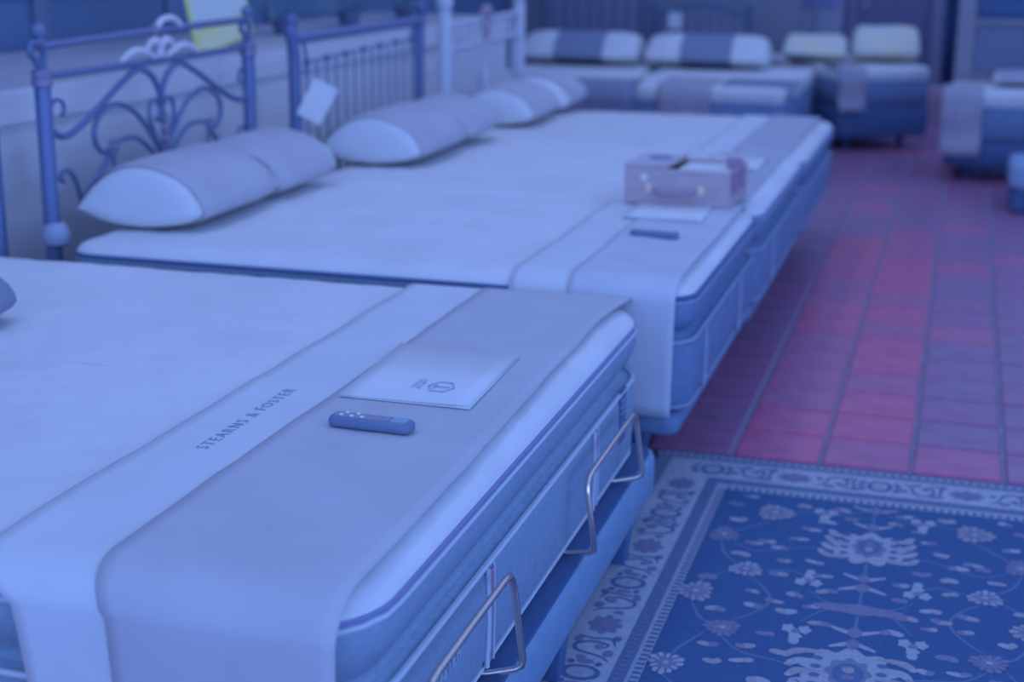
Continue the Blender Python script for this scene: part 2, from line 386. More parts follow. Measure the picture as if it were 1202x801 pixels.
# ------------------------------------------------------------------ foot runners
LF = .0088
def wz_(x, y, wob, seed): return wob*.55*noise.noise((x*5+seed, y*4, 0))+wob*.25*noise.noise((x*14, y*9+seed, 1))
def runner(label, xl, xs, xr, y0, y1, zt, znear, zfar, letters=None, wob=.006, m_white=sheet, m_grey=grey_cloth, taper=0.0):
    """path along the bed's width: hangs at the near side, lies on top, tucks at the far side"""
    t = thing('foot_runner', label, 'bed runner', ((xl+xr)/2, (y0+y1)/2, zt))
    path = []
    yn, yf = y0-.016, y1+.006
    n = max(3, int((zt-.05-znear)/.03))
    for k in range(n+1): path.append((yn-.012*(1-k/n), znear+(zt-.05-znear)*k/n))
    for a in (12, 24, 36, 48, 60, 72, 84): path.append((y0+.09-.106*math.cos(math.radians(a)), zt-.05+(.05+LF)*math.sin(math.radians(a))))
    n2 = int((y1-y0-.14)/.04)
    for k in range(n2+1): path.append((y0+.095+(y1-y0-.14)*k/n2, zt+LF))
    for a in (30, 60, 90): path.append((y1-.045+.05*math.sin(math.radians(a)), zt-.04+.0505*math.cos(math.radians(a))))
    n3 = max(1, int((zt-.05-zfar)/.03))
    for k in range(1, n3+1): path.append((yf, zt-.045-(zt-.045-zfar)*k/n3))
    def sheetgrid(xa, xb, lift, seed, nx, name, m):
        loops = []
        for (y, z) in path:
            row = []
            hang = max(0, (zt-.03)-z)
            for i in range(nx+1):
                u = i/nx
                A = xa(y, z); B = xb(y, z); x = A+(B-A)*u
                wz = wz_(x, y, wob, seed)
                fold = hang*(.05*noise.noise((x*9+seed, .3, hang*1.2)))*min(1, hang*5)
                if hang > 0: row.append((x, y-lift*.8-abs(fold) if y < (y0+y1)/2 else y, z))
                else: row.append((x, y, z+lift+wz))
            loops.append(row)
        b = MB(); b.loft(loops, closed=False)
        o = b.build(name, m, t, ang=180)
        md = o.modifiers.new('thick', 'SOLIDIFY'); md.thickness = .0025; md.offset = -1
        return o
    def off(y, s, z): return wob*.9*noise.noise((s, y*3.2, 0))+wob*.5*noise.noise((s, y*8, 2))
    def dz(z): return taper*max(0, zt-.03-z)+(.088*min(1, max(0, zt+LF-z)/.06) if taper else 0)
    fl = lambda y, z: xl+off(y, 1.3, z)+dz(z)
    fs = lambda y, z: xs+off(y, 7.7, z)+dz(z)*.5
    fr = lambda y, z: xr+.6*off(y, 4.1, z)+(-.02*(y-2.6)+.030*min(1, max(0, (y-3.38)/.28))**1.5 if y0 < 2 else 0)
    sheetgrid(fl, lambda y, z: fs(y, z)+.03, 0, 2.0, 8, 'white_section', m_white)
    g = sheetgrid(fs, fr, .004, 5.0, 14, 'grey_section', m_grey)
    if letters:
        o = lettering('STEARNS & FOSTER', .036, 1.28, ink, t, (-1.262, 2.48, zt+LF), (-.0, 1, 0), (-1, 0, 0))
        for v in o.data.vertices: v.co.z += wz_(v.co.x+t.location.x, v.co.y+t.location.y, wob, 2.0)+.0012
    return t
run1 = runner('grey and white foot runner with printed lettering across the nearest bed', -1.372, -1.168, -.780, 1.745, 3.72, .60, .16, .40, True, .006, taper=.16)
run2 = runner('grey foot runner on the second bed, hanging down beside the nearest bed', -1.15, -.985, -.685, 3.858, 5.17, .612, .252, .50, None, .005, sheet, mat('light_grey_cotton', (118, 146, 220), .85, spec=.2, var=.05, vscale=5))
run3 = runner('grey foot runner on the third bed, behind the wooden sample case', -1.13, -.98, -.70, 5.205, 6.60, .60, .5, .50, None, .005, sheet, sleeve_m)
run4 = runner('grey foot runner on the fourth bed, farthest of the four runners', -1.1, -.95, -.70, 6.64, 8.14, .60, .5, .52, None, .005, sheet, sleeve_m)

# ------------------------------------------------------------------ leaflets and remotes
def leaflet(label, cs, z, group=None, marks=False):
    cx = sum(p[0] for p in cs)/4; cy = sum(p[1] for p in cs)/4
    t = thing('leaflet', label, 'leaflet', (cx, cy, z), group)
    b = MB()
    for nm, dz, lift, sh in (('back_leaf', 0, .001, .0), ('front_leaf', .0028, .005, .004)):
        b = MB(); top = []; n = 8
        # fold runs along the side cs[0]-cs[1]; the opposite side lifts a little
        A, B, D, E_ = [Vector((*p, 0)) for p in (cs[0], cs[1], cs[2], cs[3])]
        rows = []
        for i in range(n+1):
            u = i/n; p = A.lerp(E_, u*(1-sh)); q = B.lerp(D, u*(1-sh)); zz = z+dz+lift*u*u
            rows.append([(p.x, p.y, zz), (p.lerp(q, .5).x, p.lerp(q, .5).y, zz), (q.x, q.y, zz)])
        b.loft(rows, closed=False); o = b.build(nm, paper, t, ang=180)
        md = o.modifiers.new('thick', 'SOLIDIFY'); md.thickness = .0018; md.offset = 1
    return t
Z1 = .6165
lf = leaflet('white folded leaflet with a small emblem beside the remote on the nearest bed', [(-1.145, 2.645), (-1.168, 3.052), (-.880, 3.03), (-.868, 2.64)], Z1, 'white leaflets on the runners')
lettering('2020', .030, 1.1, mat('faint_ink', (98, 128, 206), .7), lf, (-1.012, 2.752, Z1+.0066), (0, 1, 0), (-1, 0, 0))
b = MB()
hx = [(.0, -.046), (.0185, -.026), (.0185, .026), (0, .046), (-.0185, .026), (-.0185, -.026)]
hx = [(.024*math.cos(a)*1.15, .036*math.sin(a)) for a in [PI*k/3 for k in range(6)]]
b.tube([(-.961+p[0], 2.741+p[1], Z1+.0076) for p in hx], .0014, 5, True)
b.tube([(-.975, 2.741, Z1+.0076), (-.945, 2.741, Z1+.0078)], .0014, 5); b.tube([(-.975, 2.728, Z1+.0076), (-.975, 2.754, Z1+.0076)], .0012, 5)
b.build('emblem', mat('emblem_ink', (90, 118, 198), .7), lf)
leaflet('white leaflet behind the dark remote on the second bed', [(-1.03, 4.74), (-1.035, 5.06), (-.775, 5.04), (-.765, 4.72)], Z1+.012, 'white leaflets on the runners')
leaflet('white leaflet on the third bed, right behind the wooden sample case', [(-1.0, 6.02), (-1.005, 6.42), (-.76, 6.40), (-.755, 6.0)], Z1, 'white leaflets on the runners')

def remote(name, label, loc, rz, full=True):
    t = thing(name, label, 'remote control', loc, 'bed remotes on the runners', rz)
    L, W, H = .168, .046, .021
    def lp(d, z, e=0): return rr(-L/2+d, L/2-d, -W/2+d, W/2-d, max(.004, .014-d), z, 5)
    b = MB(); b.loft([lp(.006, 0), (lp(.001, .003)), lp(0, .009), lp(.0015, .016), lp(.005, .0195), lp(.009, .021)], True, True); b.build('body', remote_m, t, ang=60)
    b = MB(); b.loft([rr(-L/2+.01, L/2-.045, -W/2+.0095, W/2-.0095, .008, z, 4) for z in (.0205, .0214)], False, True); b.build('face', remote_top, t)
    b = MB(); b.loft([rr(L/2-.043, L/2-.011, -W/2+.0095, W/2-.0095, .006, z, 4) for z in (.0205, .0216)], False, True); b.build('lens', mat('glossy_lens', (82, 122, 204), .15), t)
    for x, y in ((-.060, -.005), (-.038, -.007), (-.017, -.007), (-.054, .010), (-.031, .009)):
        b = MB(); b.lathe((x, y, .0212), [(.0046, 0), (.0046, .0016), (.0034, .0022), (.0005, .0024)], 10); b.build('button', button_m, t)
    return t
rm = remote('remote_control', 'dark grey remote with pale buttons in front of the white leaflet', (-1.008, 2.478, .6145), -.04)
dup(rm, (-.866, 4.455, .6255), 'dark remote on the second bed in front of the wooden sample case', None, -.14, (.92, .92, .92))

# ------------------------------------------------------------------ wooden sample case on the second and third beds
t = thing('sample_case', 'wooden sample case with latches and handle standing on the second bed', 'wooden case', (-.905, 5.03, .6255), None, -.055)
Lx, Dy, Hz = .37, .30, .125
b = MB()
for a in ((-Lx/2, Lx/2, -.008, .004, 0, Hz), (-Lx/2, Lx/2, Dy-.012, Dy, 0, Hz), (-Lx/2, -Lx/2+.012, .004, Dy-.012, 0, Hz), (Lx/2-.012, Lx/2, .004, Dy-.012, 0, Hz), (-Lx/2+.012, Lx/2-.012, .004, Dy-.012, 0, .012)):
    b.bbox(*a, .0025)
b.build('body', wood, t, smooth=False)
b = MB(); b.bbox(-Lx/2-.001, -.035, -.01, Dy+.001, Hz, Hz+.012, .003); lid = b.build('lid', wood, t, smooth=False)
b = MB(); b.bbox(-Lx/2+.01, -.045, .004, Dy-.012, Hz+.012, Hz+.0135, .0006); b.build('lid_lining', mat('lid_lining_paper', (112, 136, 204), .7), lid, smooth=False)
b = MB(); b.lathe((-.095, .15, Hz+.013), [(.042, 0), (.042, .004), (.036, .008), (.001, .009)], 14); o = b.build('knob', mat('slate_plate', (84, 100, 172), .6), lid)
b = MB(); b.bbox(-.022, Lx/2-.016, .008, Dy-.016, .03, Hz-.012, .004); b.build('paper_stack', paper, t, smooth=False)
b = MB(); b.bbox(Lx/2-.05, Lx/2+.006, .16, .178, Hz-.01, Hz+.028, .003); b.bbox(Lx/2, Lx/2+.014, .02, .17, Hz-.07, Hz+.004, .003); b.build('hinge_stay', wood_d, t, smooth=False)
for x in (-.10, .085):
    b = MB(); b.bbox(x-.011, x+.011, -.013, -.008, .042, .074, .002); b.lathe((x, -.012, .058), [(.007, -.002), (.007, .004), (.003, .006)], 10, axis='Y'); b.build('latch', brass, t)
b = MB(); b.lathe((-.115, -.008, .092), [(.013, -.001), (.013, .003), (.009, .004)], 12, axis='Y'); b.build('round_badge', paper, t)
b = MB(); b.tube(spline([(-.075, -.01, .052), (-.06, -.026, .046), (0, -.032, .040), (.05, -.026, .046), (.062, -.01, .052)], 5), .0065, 8); b.build('handle', wood_d, t)

# ------------------------------------------------------------------ pillows
def pillow_mb(L, W, H, ya, yb, grow=0, capA=True, capB=True, sag=.0):
    b = MB(); loops = []; n = 28
    def ring(y, sx, sz):
        R = []
        for k in range(n):
            a = 2*PI*k/n; x = math.cos(a); s_ = math.sin(a)
            z = abs(1-x*x)**(.62 if x > 0 else .62-.34*x)*(1 if s_ >= 0 else -.42)
            wr = .006*noise.noise((x*2.3, y*6, z*2))
            R.append((x*sx*(W/2+grow)+wr*.6, y, .42*H/1.42+z*sz*H/1.42*(1+2*grow)+grow*.5*(1 if s_ > 0 else -.6)+wr))
        return R
    def prof(y):
        q = min(1, (L/2-abs(y))/(L*.16)); q = max(0, q)
        return .86+.14*math.sin(q*PI/2), .80+.20*math.sin(q*PI/2)
    if capA:
        sx, sz = prof(ya)
        for f, dy in ((.12, -.030), (.5, -.027), (.82, -.018), (.96, -.007)): loops.append(ring(ya+dy, sx*(.82+.18*f), sz*f))
    N = 14
    for k in range(N+1):
        y = ya+(yb-ya)*k/N; loops.append(ring(y, *prof(y)))
    if capB:
        sx, sz = prof(yb)
        for f, dy in ((.96, .007), (.82, .018), (.5, .027), (.12, .030)): loops.append(ring(yb+dy, sx*(.82+.18*f), sz*f))
    b.loft(loops, True, True); return b
def pillow(label, loc, L, W, H, rz, group, sl=sleeve_m, a=.06, bq=.05, wm=sheet):
    t = thing('pillow', label, 'pillow', loc, group, rz); WLOC[t.name] = Vector()
    pillow_mb(L, W, H, -L/2+.03, L/2-.03).build('filling', wm, t, ang=180)
    b = pillow_mb(L, W, H, -L/2+.03+a, L/2-.03-bq, .005, False, False); b.f = b.f[:-2]; b.m = b.m[:-2]
    o = b.build('sleeve', sl, t, ang=180)
    b = MB(); 
    return t
g2 = 'sleeved pillows on the row of beds'
PZ = .606
p2 = pillow('plump pillow with white end, left one in front of the scrolled headboard', (-2.445, 4.37, PZ+.010), .62, .46, .205, .03, g2, a=.01, bq=-.026)
pillow('right pillow in front of the scrolled headboard, half hidden behind the left one', (-2.455, 4.962, PZ+.010), .56, .46, .20, .05, g2, a=-.026, bq=.07)
pillow('white ended pillow on the third bed, in front of the spindle headboard', (-2.285, 5.93, PZ+.010), .68, .47, .20, .03, g2, a=.01, bq=-.026)
pillow('second pillow on the third bed, behind the white ended one', (-2.295, 6.53, PZ+.010), .50, .46, .19, .05, g2, a=-.026)
pillow('white ended pillow on the fourth bed, beside the white headboard post', (-2.235, 7.42, PZ), .62, .44, .19, .05, g2, a=.01)
pillow('farther pillow on the fourth bed with a broad white end', (-2.235, 8.06, PZ), .60, .44, .19, .05, g2, a=.06)
pillow('slate sleeved pillow at the left edge of the picture on the nearest bed', (-2.370, 2.725, PZ), .64, .48, .15, .0, g2, dark_sleeve, a=.05, bq=-.02)

# ------------------------------------------------------------------ scrolled headboard behind the second bed
HX = -2.70; HK = 2.70/2.62
def zk(z): return 1.5-(1.5-z)*HK
t = thing('metal_headboard', 'dark scrolled iron headboard with white leaf castings behind the second bed', 'headboard', (HX, 4.72, 0))
YA, YB = 3.895, 5.255
def P3(L): return [(HX, y*HK, zk(z)) for y, z in L]
for y in (YA*HK, YB*HK):
    z1 = zk(1.09)
    b = MB(); b.lathe((HX, y, 0), [(.022, 0), (.026, .01), (.026, .55), (.026, z1), (.022, z1+.01)], 16); ps = b.build('post', iron, t)
    b = MB(); b.lathe((HX, y, z1), [(.026, -.022), (.033, -.016), (.033, -.002), (.029, .004), (.032, .01), (.031, .028), (.024, .034), (.016, .036)], 16); b.build('collar', gold_iron, ps)
    b = MB(); b.lathe((HX+.012, y, .60), [(.026, -.04), (.040, -.03), (.046, -.005), (.038, .02), (.030, .032), (.026, .036)], 16); b.build('post_foot', mat('nickel_casting', (94, 122, 200), .4), ps)
    b = MB(); b.tube(spline([(HX, y, z1+.03), (HX, y-.03, z1+.065), (HX, y-.052, z1+.088), (HX, y-.04, z1+.115), (HX, y-.012, z1+.11)], 6), .011, 8); b.tube(spline([(HX, y+.006, z1+.03), (HX, y+.018, z1+.07), (HX, y+.008, z1+.105), (HX, y, z1+.12)], 6), .011, 8); b.build('goose_neck', iron, ps)
    b = MB(); b.ball((HX, y, z1+.15), .022); b.lathe((HX, y, z1+.11), [(.010, 0), (.014, .01), (.008, .02)], 10); b.build('finial', mat('pale_finial', (66, 92, 168), .5), ps)
b = MB(); b.tube(P3([(YA, 1.100), (4.5, 1.098), (YB, 1.105)]), .0115, 10); b.build('lower_rail', iron, t)
b = MB(); b.tube(P3([(YA, 1.188), (4.5, 1.199), (YB, 1.207)]), .0135, 10); b.build('top_rail', bronze, t)
b = MB(); b.tube(P3([(YA, .32), (YB, .32)]), .012, 8); b.build('bottom_rail', iron, t)
ax = 4.585
og = [(YA+.03, .936), (3.988, .911), (4.078, .931), (4.198, .982), (4.324, 1.040), (4.44, 1.080), (4.515, 1.061), (4.563, 1.018), (4.586, .970)]
inn = [(4.571, .785), (4.519, .847), (4.448, .916), (4.365, .964), (4.281, .981), (4.208, .960), (4.162, .921), (4.162, .871), (4.205, .834), (4.254, .845)]
low = [(4.56, .76), (4.49, .815), (4.40, .860), (4.30, .862), (4.254, .845)]
arm = [(4.254, .845), (4.215, .800), (4.13, .745), (4.06, .69)]
drop = [(4.254, .845), (4.262, .79), (4.255, .74)]
curl = [(3.931, .975), (3.931, 1.007), (3.96, 1.026), (3.996, 1.012), (3.998, .985), (3.985, .978)]
scr = [(4.06, .69), (4.045, .75), (4.01, .80), (3.97, .805), (3.955, .785), (3.97, .775)]
heart = [(4.575, .80), (4.53, .86), (4.50, .92), (4.515, .965), (4.55, .97), (4.575, .94), (4.56, .90), (4.545, .91)]
def mir(L): return [(2*ax-y, z) for y, z in L]
for nm, L, r in (('ogee_scroll', og, .0115), ('inner_scroll', inn, .0095), ('low_arc', low, .009), ('side_arm', arm, .009), ('drop_bar', drop, .007), ('curl', curl, .007), ('end_scroll', scr, .008), ('heart_scroll', heart, .008)):
    for q in (L, mir(L)):
        b = MB(); b.tube(spline(P3(q), 6), r, 7); b.build(nm, iron, t)
b = MB(); b.tube(P3([(ax, .32), (ax, .80)]), .009, 8); b.tube(P3([(ax, .80), (ax, .97)]), .006, 8); b.build('center_stem', iron, t)
for y in (4.254, 2*ax-4.254):
    b = MB()
    for k in range(6):
        a = k*PI/3; b.lathe((HX+.008, y*HK+.02*math.cos(a), zk(.845)+.02*math.sin(a)), [(.002, -.008), (.013, -.004), (.013, .004), (.002, .008)], 8, axis='X')
    b.ball((HX+.014, y*HK, zk(.845)), .011, 10); b.build('rosette', gold_iron, t)
b = MB()
for (y, z, s) in ((ax, .87, 1), (ax, .835, .9), (ax, .80, 1.1), (ax, .905, .7)):
    for sg in (-1, 1): b.tube([(HX+.008, y*HK, zk(z)-.02*s), (HX+.014, y*HK+sg*.018*s, zk(z)), (HX+.010, y*HK+sg*.012*s, zk(z)+.022*s)], [.006, .008, .002], 6)
b.build('leaf_casting', gold_iron, t)
for L in ([(4.326, 1.113), (4.397, 1.140), (4.472, 1.138), (4.546, 1.112)], [(4.485, 1.140), (4.54, 1.170), (4.580, 1.150), (4.600, 1.110)]):
    for q in (L, mir(L)):
        b = MB(); b.tube(spline([(HX+.008, y*HK, zk(z)) for y, z in q], 5), [.008+.007*math.sin(PI*k/15) for k in range(16)], 8); b.build('white_leaf', white_iron, t)
b = MB(); b.tube(spline([(HX+.008, y*HK, zk(z)) for y, z in ((4.565, 1.212), (4.613, 1.236), (4.68, 1.236), (4.725, 1.212))], 5), .012, 8); b.build('white_crest', white_iron, t)
b = MB(); b.ball((HX, 4.56*HK, zk(1.2)), .02); b.build('crest_boss', gold_iron, t)

# headboard of the nearest bed, only the end of its rails shows
t = thing('metal_headboard', 'plain two-rail iron headboard of the nearest bed, at the left edge', 'headboard', (-2.84, 2.8, 0))
for y in (1.84, 3.93):
    b = MB(); b.lathe((-2.84, y, 0), [(.024, 0), (.026, .01), (.026, 1.09), (.02, 1.10), (.026, 1.115), (.012, 1.13)], 14); b.build('post', iron, t)
for z in (1.015, 1.075):
    b = MB(); b.tube([(-2.84, 1.84, z), (-2.84, 3.93, z)], .009, 8); b.build('rail', iron, t)

# spindle headboard behind the third bed
HY = -2.55
t = thing('metal_headboard', 'dark spindle headboard with beaded rail behind the third bed', 'headboard', (HY, 6.24, 0))
for y, s in ((5.52, 1), (6.965, -1)):
    b = MB(); b.tube(spline([(HY, y, 0), (HY, y, .5), (HY, y, .98), (HY, y-.008*s, 1.08), (HY, y-.03*s, 1.15), (HY, y-.01*s, 1.18)], 5), [.026]*16+[.024]*10, 10); b.build('post', iron, t)
    b = MB(); b.ball((HY, y-.02*s, 1.19), .03, 10); b.build('finial', mat('dim_finial', (54, 80, 156), .5), t)
    b = MB(); b.tube(spline([(HY, y+.02*s, 1.13), (HY, y+.09*s, 1.10), (HY, y+.115*s, 1.03), (HY, y+.11*s, .97)], 5), .008, 6); b.build('side_scroll', iron, t)
b = MB(); b.tube([(HY, 5.52, 1.12), (HY, 6.965, 1.125)], .022, 10); b.build('top_rail', iron, t)
b = MB(); b.tube([(HY, 5.64, 1.02), (HY, 6.85, 1.045)], .005, 8); b.build('beaded_rail', iron, t)
for k in range(7):
    b = MB(); b.ball((HY, 5.64+k*.2017, 1.02+k*.0041), .016, 10); b.build('bead', iron, t)
b = MB(); b.tube([(HY, 5.52, .35), (HY, 6.965, .35)], .012, 8); b.build('bottom_rail', iron, t)
for k in range(13):
    y = 5.64+k*.1008
    b = MB(); b.tube([(HY, y, .35), (HY, y, 1.02+k*.00205)], .0065, 6); b.build('spindle', mat('spindle_iron', (80, 104, 178), .5), t)

# white headboard behind the fourth bed
HW = -2.50
t = thing('metal_headboard', 'white painted metal headboard with thick posts behind the fourth bed', 'headboard', (HW, 7.85, 0))
for y in (7.20, 8.52):
    b = MB(); b.lathe((HW, y, 0), [(.03, 0), (.036, .02), (.036, 1.15), (.028, 1.16), (.040, 1.18), (.044, 1.21), (.030, 1.25), (.005, 1.27)], 14); b.build('post', white_paint, t)
for z in (1.09, .97, .40):
    b = MB(); b.tube([(HW, 7.20, z), (HW, 8.52, z+.01)], .016, 8); b.build('rail', white_paint, t)
for k in range(9):
    y = 7.34+k*.13
    b = MB(); b.tube([(HW, y, .40), (HW, y, 1.09 if k not in (4,) else .97)], .0085, 6); b.build('spindle', white_paint, t)
b = MB(); b.lathe((HW, 7.86, .60), [(.01, 0), (.035, .03), (.045, .09), (.03, .17), (.015, .24), (.005, .28)], 12); b.build('center_casting', white_paint, t)
b = MB()
for sg in (-1, 1): b.tube(spline([(HW+.01, 7.86, 1.08), (HW+.01, 7.86+sg*.06, 1.14), (HW+.01, 7.86+sg*.09, 1.10), (HW+.01, 7.86+sg*.05, 1.05), (HW+.01, 7.86, .98)], 5), .011, 6)
b.ball((HW+.01, 7.86, 1.14), .035, 10); b.build('crest', mat('rose_casting', (96, 104, 172), .6), t)

# price tags
def tagcard(label, c, w, h, tilt, X, turn=0.0):
    t = thing('price_tag', label, 'tag', (X, c[0], c[1]), 'white tags hung on headboards')
    Mx = Matrix.Translation((X, c[0], c[1])) @ Matrix.Rotation(turn, 4, 'Z') @ Matrix.Rotation(tilt, 4, 'X')
    b = MB(); b.bbox(-.0012, .0012, -w/2, w/2, -h/2, h/2, .0004, M=Mx); b.build('card', paper, t, smooth=False)
    b = MB(); q = Mx @ Vector((0, 0, h/2-.004)); b.tube([q, q+Vector((-.02, .0, .09))], .0016, 5); b.build('string', white_paint, t)
tagcard('white square tag hanging tilted on the dark spindle headboard', (5.53, .875), .105, .16, -.50, -2.46, -1.05)
tagcard('narrow white tag hanging beside the near post of the scrolled headboard', (4.08, .80), .085, .17, .10, -2.74)

# sign board leaning on the shelf
t = thing('sign_board', 'white sign with yellow edge leaning on the shelf behind the scrolled headboard', 'sign', (-3.22, 6.2, 1.03))
Mx = Matrix.Translation((-3.2, 6.215, 1.034)) @ Matrix.Rotation(.14, 4, 'X') @ Matrix.Rotation(-.12, 4, 'Y')
b = MB(); b.bbox(-.012, .0, -.275, .275, 0.0, .50, .003, M=Mx); b.build('panel', yellow, t, smooth=False)
b = MB(); b.bbox(.0, .002, -.25, .25, .11, .48, .0005, M=Mx); b.build('face_sheet', yelwhite, t, smooth=False)
b = MB(); b.bbox(.0, .002, -.245, .20, .012, .085, .0005, M=Mx); b.build('lower_sheet', mat('pale_yellow_sheet', (156, 175, 190), .7), t, smooth=False)
b = MB(); b.lathe((0, 0, 0), [(.03, -.002), (.045, 0), (.04, .002)], 12, axis='X'); b.v = [tuple(Mx @ Vector((v[0]+.004, v[1]*1.0+.20, v[2]*1.3+.06))) for v in b.v]; b.build('fruit_print', orange, t)

# potted plants on the shelf
def plant(label, loc, h, rad, seed, fm):
    t = thing('potted_plant', label, 'plant', loc, 'dark plants on the partition shelf')
    b = MB(); b.lathe(loc, [(.05, 0), (.065, .05), (.072, .075), (.066, .08), (.06, .07)], 14); b.build('pot', pot_m, t)
    rn = random.Random(seed); st = MB(); 
    lv = MB()
    lm = []
    for k in range(46):
        a = rn.uniform(0, 2*PI); e = rn.uniform(.25, 1.2); L = h*rn.uniform(.5, 1)
        d = Vector((math.cos(a)*math.cos(e)*rad/h*1.3, math.sin(a)*math.cos(e)*rad/h*1.9, math.sin(e))).normalized()
        p0 = Vector(loc)+Vector((0, 0, .07)); p1 = p0+d*L
        if k % 3 == 0: st.tube([p0, p0.lerp(p1, .5)+Vector((0, 0, .01)), p1], .0022, 4)
        sd = d.cross(Vector((0, 0, 1))).normalized()*rn.uniform(.018, .03); up_ = Vector((0, 0, .02)); o = p0.lerp(p1, rn.uniform(.45, 1))
        d2 = (d+Vector((0, 0, -.4))).normalized()*.075
        lm.append(rn.choice((0, 0, 1, 1, 2)))
        lv.add([o, o+d2*.5+sd, o+d2*.5+up_*.4, o+d2*.5-sd, o+d2], [(0, 2, 1), (0, 3, 2), (2, 4, 1), (3, 4, 2)], lm[-1])
    st.build('stems', leaf_m, t); lo = lv.build('foliage', [leaf_m, leaf2_m, fm], t, smooth=False); lo['kind'] = 'stuff'
plant('dark leafy plant on the shelf just right of the yellow-edged sign', (-3.35, 7.15, 1.03), .26, .22, 1, leaf2_m)
plant('teal leafy plant on the shelf above the middle of the spindle headboard', (-3.35, 8.0, 1.03), .24, .24, 2, flower_m)
plant('bushy dark plant at the right end of the shelf by the white headboard', (-3.35, 8.9, 1.03), .22, .22, 3, flower_m)

# ------------------------------------------------------------------ rug
RX0, RX1, RY0, RY1, RZ = -.795, .541, 1.25, 4.262, .010
AXR = -.127; AYR = 3.262
rug = thing('rug', 'navy floral carpet with cream border beside the nearest bed', 'rug', (AXR, (RY0+RY1)/2, 0))
b = MB(); b.loft([rr(RX0+d, RX1-d, RY0+d, RY1-d, .006, z, 2) for d, z in ((0, .0), (0, .006), (.004, RZ))], True, True); b.build('edge_band', rug_dark, rug)
def ringband(x0, x1, y0, y1, wx, wy, z, m, name):
    b = MB(); b.loft([[(x0, y0, z), (x1, y0, z), (x1, y1, z), (x0, y1, z)], [(x0+wx, y0+wy, z), (x1-wx, y0+wy, z), (x1-wx, y1-wy, z), (x0+wx, y1-wy, z)]]); return b.build(name, m, rug, smooth=False)
ringband(RX0+.016, RX1-.016, RY0+.016, RY1-.016, .040, .048, RZ+.0006, rug_mid, 'outer_guard')
ringband(-.738, .484, RY0+.07, 4.195, .006, .008, RZ+.0009, rug_pale, 'pale_line')
ringband(-.732, .478, RY0+.075, 4.187, .126, .137, RZ+.0006, rug_bord, 'main_border')
ringband(-.606, .352, RY0+.212, 4.05, .034, .040, RZ+.0006, mat('rug_guard_blue', (62, 88, 160), .95, spec=.1, var=.15, vscale=90), 'inner_guard')
ringband(-.572, .318, RY0+.25, 4.01, .030, .044, RZ+.0006, rug_pale, 'comb_border')
b = MB(); b.box(-.543, .289, RY0+.29, 3.967, RZ-.001, RZ+.0006); b.build('field', rug_field, rug, smooth=False)
mb = MB(); MZ = RZ+.0012; RM = [rug_pale, rug_cream2, rug_rose, rug_mid, rug_dark, rug_field, rug_vine]
def flat(pts, mi, z=MZ):
    mb.add([(p[0], p[1], z) for p in pts], [tuple(range(len(pts)))], mi)
FC = [0]
def fan(cx, cy, rx, ry, prof, mi, z=MZ, n=48, rot=0.0):
    FC[0] += 1; z += FC[0]*2.5e-7
    vs = [(cx, cy, z)]
    for k in range(n):
        a = 2*PI*k/n; f = prof(a); x, y = rx*f*math.cos(a), ry*f*math.sin(a)
        vs.append((cx+x*math.cos(rot)-y*math.sin(rot), cy+x*math.sin(rot)+y*math.cos(rot), z))
    mb.add(vs, [(0, 1+k, 1+(k+1) % n) for k in range(n)], mi)
def stroke(pts, wd, mi, z=MZ, n=6):
    FC[0] += 1; z += FC[0]*2.5e-7
    S = spline([(p[0], p[1], z) for p in pts], n); L = []; Rr = []
    for i, p in enumerate(S):
        t_ = (S[min(i+1, len(S)-1)]-S[max(i-1, 0)]).normalized(); q = Vector((-t_.y, t_.x, 0)); w_ = wd*(.35+.65*math.sin(PI*(i+.6)/(len(S)+.2)))
        L.append(p+q*w_); Rr.append(p-q*w_)
    mb.loft([L, Rr], mi=mi, closed=False)
def rosette(x, y, rx, ry, k):
    n = 12
    fan(x, y, rx, ry, lambda a: .70+.20*abs(math.cos(n/2*a))+.10*math.cos(3*a+k), (1, 2, 0)[k % 3], MZ, 72)
    for q in range(n):
        a = 2*PI*(q+.5)/n; stroke([(x+rx*.45*math.cos(a), y+ry*.45*math.sin(a)), (x+rx*.95*math.cos(a), y+ry*.95*math.sin(a))], .0022, 4, MZ+.0006, 3)
    fan(x, y, rx*.55, ry*.55, lambda a: .85+.15*math.cos(6*a), 3, MZ+.0003); fan(x, y, rx*.36, ry*.34, lambda a: 1, 2, MZ+.0005); fan(x, y, rx*.16, ry*.15, lambda a: 1, 0, MZ+.0008)
def palmette(x, y, rx, ry, sg):
    fan(x, y, rx, ry, lambda a: .72+.28*abs(math.cos(4.5*(a-PI/2))), 0)
    for s in (-1, 1):
        for q in range(4):
            yy = y+sg*ry*(.55-.42*q)
            stroke([(x+s*rx*.5, yy+sg*.012), (x+s*rx*.9, yy+sg*.010), (x+s*rx*(1.12-.05*q), yy-sg*.004), (x+s*rx*(1.22-.05*q), yy-sg*.022)], .013, (1, 0)[q % 2], MZ+.0001)
            fan(x+s*rx*(1.2-.05*q), yy-sg*.018, .009, .008, lambda a: 1, (0, 1)[q % 2], MZ+.0001, 12)
            fan(x+s*rx*.62, y+sg*ry*(.4-.36*q), rx*.11, ry*.09, lambda a: 1, 4, MZ+.0004, 12)
    fan(x, y-sg*ry*.05, rx*.46, ry*.62, lambda a: .9+.1*math.cos(8*a), 3, MZ+.0004); fan(x, y-sg*ry*.1, rx*.30, ry*.42, lambda a: 1, 4, MZ+.0006)
    fan(x, y+sg*ry*.05, rx*.12, ry*.14, lambda a: 1, 1, MZ+.0008, 16); fan(x, y-sg*ry*.25, rx*.14, ry*.10, lambda a: 1, 2, MZ+.0008, 16)
